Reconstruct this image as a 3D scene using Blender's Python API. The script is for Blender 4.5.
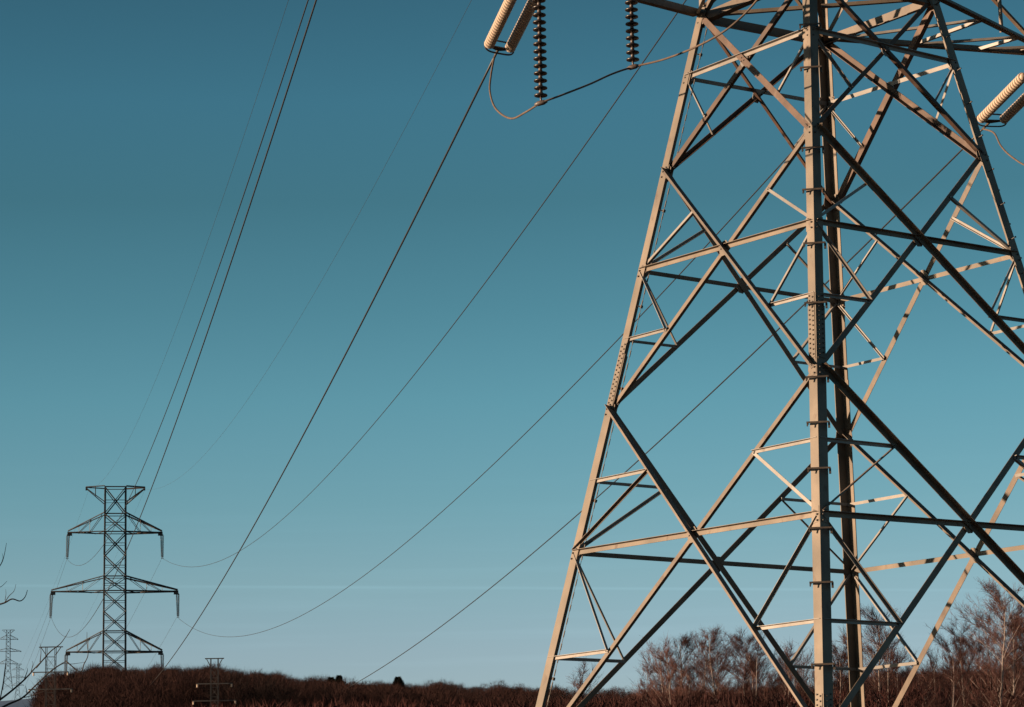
import bpy, math, random
import numpy as np
from mathutils import Vector as V, Matrix
R=math.radians
sc=bpy.context.scene
for o in list(bpy.data.objects): bpy.data.objects.remove(o)
COL=sc.collection
# ------------------------------------------------------------------ camera
W,H=1024,707
F=2988.44; PIT=0.183142; ROL=-0.0175577
cr,sr=math.cos(ROL),math.sin(ROL)
fwd=V((0,math.cos(PIT),math.sin(PIT))); up0=V((0,-math.sin(PIT),math.cos(PIT))); rt0=V((1,0,0))
rt=rt0*cr+up0*sr; up=-rt0*sr+up0*cr
cam=bpy.data.cameras.new('camera'); camo=bpy.data.objects.new('camera',cam); COL.objects.link(camo)
cam.sensor_width=36; cam.lens=F*36/W; cam.clip_start=.5; cam.clip_end=20000
m=Matrix.Identity(4)
for i,a in enumerate((rt,up,-fwd)):
    for j in range(3): m[j][i]=a[j]
camo.matrix_world=m; sc.camera=camo
def at(px,py,Y):
    d=fwd+rt*((px-W/2)/F)+up*((H/2-py)/F)
    return d*(Y/d.y)
# ------------------------------------------------------------------ light and sky
SUN=V((-.97,-.15,.0)).normalized()*math.cos(R(9))+V((0,0,math.sin(R(9))))
sun=bpy.data.lights.new('sun','SUN'); sun.energy=5.0; sun.angle=R(.5); sun.color=(1,.695,.445)
suno=bpy.data.objects.new('sun',sun); COL.objects.link(suno)
suno.rotation_euler=SUN.to_track_quat('Z','Y').to_euler()
world=bpy.data.worlds.new('World'); sc.world=world; world.use_nodes=True
nt=world.node_tree; N=nt.nodes; Lk=nt.links; N.clear()
wo=N.new('ShaderNodeOutputWorld'); bg=N.new('ShaderNodeBackground')
sky=N.new('ShaderNodeTexSky'); sky.sky_type='NISHITA'; sky.sun_disc=False
sky.sun_elevation=R(9); sky.sun_rotation=math.atan2(SUN.x,SUN.y)
sky.air_density=1; sky.dust_density=.6; sky.ozone_density=1.5
tc=N.new('ShaderNodeTexCoord'); sx=N.new('ShaderNodeSeparateXYZ'); Lk.new(tc.outputs['Generated'],sx.inputs[0])
ramp=N.new('ShaderNodeValToRGB'); mr=N.new('ShaderNodeMapRange'); mr.inputs[1].default_value=0; mr.inputs[2].default_value=.4
Lk.new(sx.outputs['Z'],mr.inputs[0]); Lk.new(mr.outputs[0],ramp.inputs[0])
SKYT=[(0.1774,(.570,.656,.945)),(1.0,(.165,.352,.375)),(0.2104,(.560,.650,.895)),(0.2682,(.495,.648,.798)),(0.3344,(.400,.624,.722)),(0.4170,(.325,.595,.659)),(0.4910,(.260,.513,.553)),(0.5808,(.205,.428,.449)),(0.6614,(.201,.446,.484)),(0.7393,(.174,.382,.412))]
el=ramp.color_ramp.elements
el[0].position=SKYT[0][0]; el[0].color=(*SKYT[0][1],1); el[1].position=1.0; el[1].color=(*SKYT[1][1],1)
for ps,c in SKYT[2:]:
    e=el.new(ps); e.color=(*c,1)
mul=N.new('ShaderNodeVectorMath'); mul.operation='MULTIPLY'
Lk.new(sky.outputs[0],mul.inputs[0]); Lk.new(ramp.outputs[0],mul.inputs[1])
# thin high wisps near the skyline
mp=N.new('ShaderNodeMapping'); mp.inputs['Scale'].default_value=(5,5,150)
Lk.new(tc.outputs['Generated'],mp.inputs[0])
nz=N.new('ShaderNodeTexNoise'); nz.inputs['Scale'].default_value=1.6; nz.inputs['Detail'].default_value=4
Lk.new(mp.outputs[0],nz.inputs['Vector'])
wr=N.new('ShaderNodeMapRange'); wr.inputs[1].default_value=.5; wr.inputs[2].default_value=.8; wr.inputs[3].default_value=1; wr.inputs[4].default_value=1.07
Lk.new(nz.outputs[0],wr.inputs[0])
hb=N.new('ShaderNodeMapRange'); hb.inputs[1].default_value=.085; hb.inputs[2].default_value=.16; hb.inputs[3].default_value=1; hb.inputs[4].default_value=0
Lk.new(sx.outputs['Z'],hb.inputs[0])
mx=N.new('ShaderNodeMix'); mx.data_type='FLOAT'; mx.inputs[2].default_value=1
Lk.new(hb.outputs[0],mx.inputs[0]); Lk.new(wr.outputs[0],mx.inputs[3])
dA,dB=at(300,587,1).normalized(),at(620,588.5,1).normalized(); nn=dA.cross(dB).normalized()
dp=N.new('ShaderNodeVectorMath'); dp.operation='DOT_PRODUCT'; dp.inputs[1].default_value=nn; Lk.new(tc.outputs['Generated'],dp.inputs[0])
ab=N.new('ShaderNodeMath'); ab.operation='ABSOLUTE'; Lk.new(dp.outputs['Value'],ab.inputs[0])
cm=N.new('ShaderNodeMapRange'); cm.inputs[1].default_value=.0001; cm.inputs[2].default_value=.0007; cm.inputs[3].default_value=.10; cm.inputs[4].default_value=0; Lk.new(ab.outputs[0],cm.inputs[0])
n3=N.new('ShaderNodeTexNoise'); n3.inputs['Scale'].default_value=14; n3.inputs['Detail'].default_value=2; Lk.new(tc.outputs['Generated'],n3.inputs['Vector'])
c3=N.new('ShaderNodeMapRange'); c3.inputs[1].default_value=.35; c3.inputs[2].default_value=.65; c3.inputs[3].default_value=.35; Lk.new(n3.outputs[0],c3.inputs[0])
cq=N.new('ShaderNodeMath'); cq.operation='MULTIPLY'; Lk.new(cm.outputs[0],cq.inputs[0]); Lk.new(c3.outputs[0],cq.inputs[1])
ad=N.new('ShaderNodeMath'); ad.operation='ADD'; Lk.new(cq.outputs[0],ad.inputs[0]); Lk.new(mx.outputs[0],ad.inputs[1])
sc2=N.new('ShaderNodeVectorMath'); sc2.operation='SCALE'; Lk.new(mul.outputs[0],sc2.inputs[0]); m2=N.new('ShaderNodeMath'); m2.operation='MULTIPLY'; m2.inputs[1].default_value=1.414; hx=N.new('ShaderNodeMapRange'); hx.inputs[1].default_value=-.17; hx.inputs[2].default_value=.04; hx.inputs[3].default_value=.94; hx.inputs[4].default_value=1.05; Lk.new(sx.outputs['X'],hx.inputs[0])
hm=N.new('ShaderNodeMath'); hm.operation='MULTIPLY'; Lk.new(hx.outputs[0],hm.inputs[0]); Lk.new(ad.outputs[0],hm.inputs[1]); Lk.new(hm.outputs[0],m2.inputs[0]); Lk.new(m2.outputs[0],sc2.inputs['Scale'])
Lk.new(sc2.outputs[0],bg.inputs[0]); bg.inputs[1].default_value=.05
Lk.new(bg.outputs[0],wo.inputs[0])
vs=sc.view_settings; vs.view_transform='Standard'; vs.look='None'; vs.gamma=1; vs.exposure=1.5; vs.use_curve_mapping=False
sc.render.engine='CYCLES'; sc.render.resolution_x=W; sc.render.resolution_y=H
sc.cycles.max_bounces=4
# ------------------------------------------------------------------ materials
ALB=.28
def mat(name,c1,c2=None,scale=3,rough=.6,metal=0,stretch=(1,1,1),bump=0,lo=.35,hi=.65,spec=.5,extra=None):
    c1=tuple(x*ALB for x in c1); c2=c2 and tuple(x*ALB for x in c2)
    if extra: extra=(tuple(x*ALB for x in extra[0]),)+tuple(extra[1:])
    M=bpy.data.materials.new(name); M.use_nodes=True; t=M.node_tree; b=t.nodes['Principled BSDF']
    b.inputs['Roughness'].default_value=rough; b.inputs['Metallic'].default_value=metal
    b.inputs['Specular IOR Level'].default_value=spec
    if c2 is None: b.inputs['Base Color'].default_value=(*c1,1); return M
    tcn=t.nodes.new('ShaderNodeTexCoord'); mpn=t.nodes.new('ShaderNodeMapping'); mpn.inputs['Scale'].default_value=stretch
    n=t.nodes.new('ShaderNodeTexNoise'); n.inputs['Scale'].default_value=scale; n.inputs['Detail'].default_value=6; n.inputs['Roughness'].default_value=.65
    r=t.nodes.new('ShaderNodeValToRGB'); r.color_ramp.elements[0].position=lo; r.color_ramp.elements[1].position=hi
    r.color_ramp.elements[0].color=(*c1,1); r.color_ramp.elements[1].color=(*c2,1)
    t.links.new(tcn.outputs['Object'],mpn.inputs[0]); t.links.new(mpn.outputs[0],n.inputs['Vector'])
    t.links.new(n.outputs[0],r.inputs[0])
    out=r.outputs[0]
    if extra:
        n2=t.nodes.new('ShaderNodeTexNoise'); n2.inputs['Scale'].default_value=extra[1]; n2.inputs['Detail'].default_value=5
        t.links.new(mpn.outputs[0],n2.inputs['Vector'])
        q=t.nodes.new('ShaderNodeMapRange'); q.inputs[1].default_value=extra[2]; q.inputs[2].default_value=extra[2]+.12
        t.links.new(n2.outputs[0],q.inputs[0])
        x=t.nodes.new('ShaderNodeMix'); x.data_type='RGBA'; x.inputs[7].default_value=(*extra[0],1)
        t.links.new(q.outputs[0],x.inputs[0]); t.links.new(out,x.inputs[6]); out=x.outputs[2]
    if 'steel' in name:
        oi=t.nodes.new('ShaderNodeObjectInfo'); rr=t.nodes.new('ShaderNodeMapRange'); rr.inputs[3].default_value=.72; rr.inputs[4].default_value=1.2
        t.links.new(oi.outputs['Random'],rr.inputs[0]); n4=t.nodes.new('ShaderNodeTexNoise'); n4.inputs['Scale'].default_value=1.1; n4.inputs['Detail'].default_value=7; t.links.new(tcn.outputs['Object'],n4.inputs['Vector'])
        r4=t.nodes.new('ShaderNodeMapRange'); r4.inputs[1].default_value=.3; r4.inputs[2].default_value=.7; r4.inputs[3].default_value=.78; r4.inputs[4].default_value=1.18; t.links.new(n4.outputs[0],r4.inputs[0])
        mm=t.nodes.new('ShaderNodeMath'); mm.operation='MULTIPLY'; t.links.new(rr.outputs[0] if 'leg' not in name else r4.outputs[0],mm.inputs[0]); t.links.new(r4.outputs[0],mm.inputs[1])
        vm=t.nodes.new('ShaderNodeVectorMath'); vm.operation='SCALE'; t.links.new(out,vm.inputs[0]); t.links.new(mm.outputs[0],vm.inputs['Scale']); out=vm.outputs[0]
    t.links.new(out,b.inputs['Base Color'])
    if bump:
        bp=t.nodes.new('ShaderNodeBump'); bp.inputs['Strength'].default_value=bump; bp.inputs['Distance'].default_value=.02
        t.links.new(n.outputs[0],bp.inputs['Height']); t.links.new(bp.outputs[0],b.inputs['Normal'])
    return M
M_leg=mat('weathered_leg_steel',(.275,.21,.15),(.365,.285,.215),1.3,.62,0,(1,1,.5),.15,extra=((.2,.12,.075),5,.6))
M_brace=mat('weathered_brace_steel',(.20,.135,.095),(.36,.26,.185),1.7,.6,0,(1,1,1),.15,extra=((.16,.09,.06),4,.58))
M_rust=mat('rusty_brace_steel',(.12,.055,.033),(.23,.12,.075),2.2,.7,0,(1,1,1),.2,extra=((.30,.2,.15),3,.6))
M_pale=mat('galvanised_steel',(.42,.38,.35),(.56,.52,.49),2.5,.5,.0,(1,1,1),.1,extra=((.27,.2,.16),4,.64))
M_bolt=mat('dark_bolts',(.05,.035,.03),(.1,.07,.055),20,.6)
M_clamp=mat('brown_clamp_steel',(.09,.06,.045),(.2,.14,.1),14,.6)
M_far=mat('haze_tinted_metal',(.08,.077,.085),(.13,.125,.13),.8,.7,0)  # lighter bluish grey: distance haze is mixed into the base colour
M_wire=mat('weathered_conductor',(.02,.018,.02),(.035,.03,.032),3,.55)
M_earth=mat('earth_wire',(.04,.045,.05),(.06,.065,.07),3,.6)
M_jump=mat('aluminium_conductor',(.26,.19,.16),(.36,.28,.23),8,.85,spec=.1)
M_porc=mat('pale_grey_insulator',(1.15,.90,.70),(1.5,1.2,.97),9,.55,0,(1,1,1),0)
M_glaze=mat('dark_brown_glaze',(.03,.02,.018),(.06,.036,.03),12,.38,0,(1,1,1),0)
M_cap=mat('insulator_cap_metal',(.14,.10,.09),(.26,.19,.17),20,.5)
M_capd=mat('rusty_cap_metal',(.10,.06,.045),(.16,.10,.08),20,.6)
M_bark=mat('birch_bark',(.42,.32,.29),(.68,.55,.51),3,.8,0,(1,1,.25),0,.4,.6,extra=((.05,.03,.03),4,.58))
M_twig=mat('birch_twigs',(.12,.05,.044),(.28,.135,.12),.35,.85,spec=.15)
M_twig2=mat('brown_twigs',(.06,.03,.027),(.12,.06,.052),.3,.85,spec=.1)
M_shrub=mat('red_brush',(.055,.026,.026),(.15,.06,.055),.15,.9,spec=.05)
M_wood=mat('bare_wood',(.06,.034,.032),(.135,.070,.064),.05,.9,spec=.02,extra=((.045,.034,.033),.09,.52))
M_pine=mat('pine_needles',(.05,.06,.045),(.09,.10,.07),.6,.9,spec=.05)
M_dbark=mat('dark_bark',(.045,.032,.03),(.08,.055,.05),4,.85)
M_ground=mat('dry_grass',(.06,.035,.025),(.13,.075,.05),.15,.95)
M_hill=mat('haze_blue_hill',(.01,.12,.36),(.03,.22,.52),.004,.95)  # strong blue stands for distant air, painted into the hill colour
# ------------------------------------------------------------------ mesh helpers
class MB:
    def __init__(s): s.v=[]; s.f=[]; s.cut=None
    def prism(s,p0,p1,poly,a,b,cap=True):
        """extrude a closed 2-D polygon (in axes a,b) from p0 to p1"""
        i=len(s.v); n=len(poly)
        for p in (p0,p1):
            for (x,y) in poly: s.v.append(tuple(p+a*x+b*y))
        for k in range(n):
            s.f.append((i+k,i+(k+1)%n,i+n+(k+1)%n,i+n+k))
        if cap: s.f.append(tuple(i+k for k in reversed(range(n)))); s.f.append(tuple(i+n+k for k in range(n)))
    def box(s,c,a,b,d,sa,sb,sd):
        s.prism(c-d*sd/2,c+d*sd/2,[(-sa/2,-sb/2),(sa/2,-sb/2),(sa/2,sb/2),(-sa/2,sb/2)],a,b)
    def tube(s,pts,rads,n=6,cap=True):
        i0=len(s.v); m_=len(pts)
        d=(pts[1]-pts[0]).normalized(); a=d.orthogonal().normalized()
        for j,p in enumerate(pts):
            t=((pts[min(j+1,m_-1)]-pts[max(j-1,0)])).normalized()
            a=(a-t*a.dot(t)).normalized(); b=t.cross(a)
            r=rads[j] if hasattr(rads,'__len__') else rads
            for k in range(n):
                q=2*math.pi*k/n; s.v.append(tuple(p+a*(math.cos(q)*r)+b*(math.sin(q)*r)))
        for j in range(m_-1):
            for k in range(n):
                s.f.append((i0+j*n+k,i0+j*n+(k+1)%n,i0+(j+1)*n+(k+1)%n,i0+(j+1)*n+k))
        if cap:
            s.f.append(tuple(i0+k for k in reversed(range(n)))); s.f.append(tuple(i0+(m_-1)*n+k for k in range(n)))
    def lathe(s,p,axis,prof,n=16):
        """prof: list of (distance along axis, radius)"""
        a=axis.orthogonal().normalized(); b=axis.cross(a); i0=len(s.v)
        for (z,r) in prof:
            for k in range(n):
                q=2*math.pi*k/n; s.v.append(tuple(p+axis*z+a*(math.cos(q)*r)+b*(math.sin(q)*r)))
        m_=len(prof)
        for j in range(m_-1):
            for k in range(n):
                s.f.append((i0+j*n+k,i0+j*n+(k+1)%n,i0+(j+1)*n+(k+1)%n,i0+(j+1)*n+k))
        s.f.append(tuple(i0+k for k in reversed(range(n)))); s.f.append(tuple(i0+(m_-1)*n+k for k in range(n)))
    def build(s,name,material,parent=None,smooth=False,origin=None):
        me=bpy.data.meshes.new(name)
        vv=s.v if origin is None else [(x-origin[0],y-origin[1],z-origin[2]) for x,y,z in s.v]
        me.from_pydata(vv,[],s.f); me.update()
        if smooth:
            for pl in me.polygons: pl.use_smooth=True
        me.materials.append(material)
        if s.cut is not None:
            me.materials.append(M_bolt)
            for pl in me.polygons[s.cut:]: pl.material_index=1
        o=bpy.data.objects.new(name,me); COL.objects.link(o)
        if parent is not None: o.parent=parent
        if origin is not None: o.location=origin
        return o
def tag(o,label=None,cat=None,group=None,kind=None):
    if label: o['label']=label
    if cat: o['category']=cat
    if group: o['group']=group
    if kind: o['kind']=kind
    return o
def empty(name,loc=(0,0,0)):
    o=bpy.data.objects.new(name,None); COL.objects.link(o); o.location=loc; o.empty_display_size=.1; return o
def copy_tree(o,parent=None):
    c=o.copy(); COL.objects.link(c)
    if parent is not None: c.parent=parent
    for ch in list(o.children): copy_tree(ch,c)
    return c
UP=V((0,0,1))
def angle_bar(mb,p0,p1,f,g,w,t=.012,w2=None,ends=True,bolts=True):
    """steel angle: heel line p0-p1, one flange along f, one along g"""
    w2=w2 or w
    mb.prism(p0,p1,[(0,0),(w,0),(w,t),(t,t),(t,w2),(0,w2)],f,g)
def bolt(mb,p,n,r=.02,h=.022):
    a=n.orthogonal().normalized(); b=n.cross(a)
    mb.prism(p,p+n*h,[(math.cos(k*math.pi/3)*r,math.sin(k*math.pi/3)*r) for k in range(6)],a,b)
# ------------------------------------------------------------------ ground, hill
def ground_z(x,y):
    if y<95: z=-1.7
    elif y<400: t=(y-95)/305; z=-1.7+24.7*(t*t*(3-2*t)*.25+t*.75)
    elif y<520: z=23-3*(y-400)/120
    elif y<1400: z=20-20*(y-520)/880
    else: z=0
    return z+.35*math.sin(x*.05)*math.sin(y*.04)*(1 if y>90 else .2)
mb=MB(); xs=[-6000,-2500,-1000,-500]+list(range(-300,301,20))+[500,1000,2500,6000]
ysl=[-3000,-500,-100,0]+list(range(20,720,12))+[800,1000,1300,1700,2500,4000,7000]
for y in ysl:
    for x in xs: mb.v.append((x,y,ground_z(x,y)))
nx=len(xs)
for j in range(len(ysl)-1):
    for i in range(nx-1): mb.f.append((j*nx+i,j*nx+i+1,(j+1)*nx+i+1,(j+1)*nx+i))
tag(mb.build('ground',M_ground,smooth=True),kind='structure')
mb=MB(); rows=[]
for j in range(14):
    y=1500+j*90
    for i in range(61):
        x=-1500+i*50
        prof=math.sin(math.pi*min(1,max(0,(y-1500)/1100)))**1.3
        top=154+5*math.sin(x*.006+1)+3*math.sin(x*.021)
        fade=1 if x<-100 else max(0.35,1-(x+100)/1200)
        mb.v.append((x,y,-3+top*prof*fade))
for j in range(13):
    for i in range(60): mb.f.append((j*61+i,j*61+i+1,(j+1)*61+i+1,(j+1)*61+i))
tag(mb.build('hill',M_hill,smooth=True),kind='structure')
# ------------------------------------------------------------------ the big strain tower
C=V((6.48765,60,0)); YAW=-.161616; H0=7.26234; SL=.26125
eu=V((math.cos(YAW+math.pi/4),math.sin(YAW+math.pi/4),0)); ev=V((-eu.y,eu.x,0))   # arm axis, line axis
ANG={'L':math.pi+YAW,'N':-math.pi/2+YAW,'F':math.pi/2+YAW,'R':YAW}
def cz(k,z):
    h=H0-SL*z if z<=18.35 else (H0-SL*18.35)-(z-18.35)*.018
    return C+V((h*math.cos(ANG[k]),h*math.sin(ANG[k]),z))
ZN={'t':(18.277,18.403,18.307,18.333),'a':(16.995,17.05,17.01,16.957),'n1':(15.002,14.917,14.931,14.973),
 'b':(12.921,12.893,12.852,12.858),'n2':(10.054,9.917,9.999,9.988),'c':(7.102,7.029,7.096,7.073),
 'n3':(2.867,2.989,2.945,2.937),'g':(-1.75,)*4}
def node(k,l): return cz(k,ZN[l]['LNFR'.index(k)] if isinstance(l,str) else l)
tower=empty('lattice_tower',tuple(C+V((0,0,-1.7))))
tag(tower,'huge tan steel lattice pylon standing close by, filling the right half','pylon')
TO=tower.location.copy()
def tb(mb,name,material,parent=tower,smooth=False):
    o=mb.build(name,material,None,smooth,origin=tuple(TO)); o.location=(0,0,0); o.parent=parent
    return o
def pl(p,q,r,s):
    """intersection of lines pq and rs (nearest point)"""
    d1=(q-p); d2=(s-r); n=d1.cross(d2); n2=n.length_squared
    t=((r-p).cross(d2)).dot(n)/n2; return p+d1*t
def inpt(k,l,other,d=.10):
    p=node(k,l); q=node(other,l); return p+(q-p).normalized()*d
def face_bar(A,B,n,w,off,name,material,style,mat_b=None,w2=None,bolts=2):
    """bar in a face; n = outward normal of the face. style: D1 outward flange on the upper edge, D2 inward flange on the lower edge"""
    d=(B-A).normalized(); q=n.cross(d).normalized()
    if q.z<0: q=-q
    mb=MB()
    if style=='D1i':
        e=q*(-w/2); angle_bar(mb,A+e+n*(off+.012),B+e+n*(off+.012),q,-n,w,.012,w2)
    elif style=='D2u':
        e=q*(w/2); angle_bar(mb,A+e+n*off,B+e+n*off,-q,-n,w,.012,w2)
    elif style=='D1o':
        e=q*(-w/2); angle_bar(mb,A+e+n*off,B+e+n*off,q,n,w,.012,w2)
    elif style=='D1':
        e=q*(w/2); angle_bar(mb,A+e+n*off,B+e+n*off,-q,n,w,.012,w2)
    elif style=='D2':
        e=q*(-w/2); angle_bar(mb,A+e+n*off,B+e+n*off,q,-n,w,.012,w2)
    elif style=='H':
        e=q*(w/2); angle_bar(mb,A+e+n*off,B+e+n*off,-q,n,w,.01,w2)
    if bolts:
        bm=mb; mb.cut=len(mb.f)
        top=off+(.012 if style in('D1','H','D1i','D1o') else 0)
        for k in range(bolts):
            for P,s in ((A,1),(B,-1)):
                bolt(bm,P+d*(s*(.05+.075*k))+n*(top if style[:2]!='D2' else off),n,.015,.016)
    return tb(mb,name,material)
FACES=[('L','N'),('N','R'),('R','F'),('F','L')]
lv=['t','a','n1','b','n2','c','n3']
for (a,b) in FACES:
    pa,pb=node(a,'n3'),node(b,'n3'); pc=node(a,'t')
    n=(pb-pa).cross(pc-pa).normalized()
    mid=(pa+pb)/2; 
    if n.dot(mid-C)<0: n=-n
    def panel(l0,l1,l2,w,wh,wr,full,mD,mH,ht=True):
        # l0 upper node, l1 crossing level, l2 lower node
        A0,B0=inpt(a,l0,b),inpt(b,l0,a); A2,B2=inpt(a,l2,b),inpt(b,l2,a)
        wt=w if (full or a in 'LR') else .09
        face_bar(A0,B2,n,wt,.002,'diagonal_brace',mD,('D1o' if a=='F' else 'D1') if full else ('D1o' if a=='R' else 'D1i'),w2=.145 if (full and a=='L') else None)
        face_bar(B0,A2,n,wt if a!='L' or not full else .1,-.055,'diagonal_brace',mD,('D2u' if a=='R' else 'D1' if a=='F' else 'D2') if full else 'D2',w2=.07 if a=='L' else None)
        X=pl(A0,B2,B0,A2)
        ud=(B0-A0).normalized(); vd=n.cross(ud).normalized(); gp=MB(); gs=.13 if full else .11
        gp.prism(X-n*.03,X-n*.022,[(-gs,-gs*.5),(-gs*.4,-gs*1.3),(gs*.5,-gs*1.2),(gs,-gs*.4),(gs*.9,gs*.6),(gs*.3,gs*1.25),(-gs*.5,gs*1.2),(-gs*1.05,gs*.4)],ud,vd)
        gp.cut=len(gp.f)
        for bx,by in ((-.04,-.03),(.04,-.03),(.04,.05),(-.04,.05)): bolt(gp,X+ud*bx+vd*by+n*.014,n,.015,.016)
        tb(gp,'gusset_plate',mH)
        for (cn,ot,l_) in ((a,b,l2),(b,a,l2),(a,b,l1),(b,a,l1)):
            q0=node(cn,l_); q1=(node(ot,l_)-q0).normalized(); q2=n.cross(q1).normalized(); q2=q2 if q2.z>0 else -q2
            gw=.27 if l_==l2 else .25; gh=.2 if l_==l2 else .16
            gp=MB(); c0=q0-n*.0205
            gp.prism(c0-n*.008,c0,[(.02,-gh),(gw*.75,-gh*.75),(gw,-.05),(gw,.06),(gw*.75,gh*.75),(.02,gh)],q1,q2)
            tb(gp,'gusset_plate',M_brace)
        if l1:
            A1,B1=inpt(a,l1,b,.06),inpt(b,l1,a,.06)
            face_bar(A1,B1,n,wh,-.034,'horizontal_brace',mH,'H')
            # redundant members
            for (cn,P1,ot,U,L_) in ((a,A1,b,A0,A2),(b,B1,a,B0,B2)):
                lowm=X.lerp(L_,.5)
                face_bar(P1-UP*.05,lowm,n,wr*.7 if (full==1 and cn==a) else wr if cn==a else wr*.6 if full==2 else wr*.8,-.034,'short_brace',M_pale,'D2' if (cn==b and full<2) else 'H',w2=wr*1.25 if (full==2)==(cn==b) and full else None,bolts=1)
                if full:
                    zl=lowm.z; q=cz(cn,zl); q=q+(node(ot,'n2')-node(cn,'n2')).normalized()*.05
                    face_bar(q,lowm,n,wr,-.046,'short_brace',M_pale,'H',bolts=1)
                    upm=X.lerp(U,.5)
                    face_bar(P1+UP*.05,upm,n,wr*.6 if (cn==a and full==2) else wr,-.034,'short_brace',M_brace if (cn==a and full==2) else M_pale,'H' if (cn==a and full==2) else 'D2',w2=wr*1.25 if (cn==a and full==2) else None,bolts=1)
                    if full==2:
                        zl=upm.z; q=cz(cn,zl); q=q+(node(ot,'n2')-node(cn,'n2')).normalized()*.05
                        face_bar(q,upm,n,wr,-.046,'short_brace',M_pale,'H',bolts=1)
    panel('t','a','n1',.13,.085,.055,0,M_rust,M_pale)
    panel('n1','b','n2',.115,.09,.06,1,M_brace,M_leg)
    panel('n2','c','n3',.125,.095,.065,2,M_brace,M_leg)
    face_bar(inpt(a,'n3',b),inpt(b,'g',a),n,.12,.002,'diagonal_brace',M_brace,'D1')
    face_bar(inpt(b,'n3',a),inpt(a,'g',b),n,.12,-.055,'diagonal_brace',M_brace,'D2')
    # beam at crossarm level
    face_bar(inpt(a,'t',b,.02),inpt(b,'t',a,.02),n,.2,-.036,'horizontal_beam',M_brace,'D2',w2=.14)
    # upper body
    zz=[18.35,21.6,24.9,28.1,31.5,34.9,38.4]
    for i in range(6):
        z0,z1=zz[i+1],zz[i]
        A0,B0,A1,B1=cz(a,z0),cz(b,z0),cz(a,z1),cz(b,z1)
        face_bar(A0,B1,n,.1,.002,'diagonal_brace',M_brace,'D1',bolts=0)
        face_bar(B0,A1,n,.1,-.055,'diagonal_brace',M_brace,'D2',bolts=0)
        face_bar(A0,B0,n,.09,-.034,'horizontal_brace',M_brace,'H',bolts=0)
# plan braces at crossarm level
for (a,b,z) in (('L','R',0),('N','F',-.06)):
    mb=MB(); A=node(a,'t')+UP*z; B=node(b,'t')+UP*z; d=(B-A).normalized(); s=d.cross(UP)
    angle_bar(mb,A+d*.1,B-d*.1,s,UP,.1); tb(mb,'plan_brace',M_leg)
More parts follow.
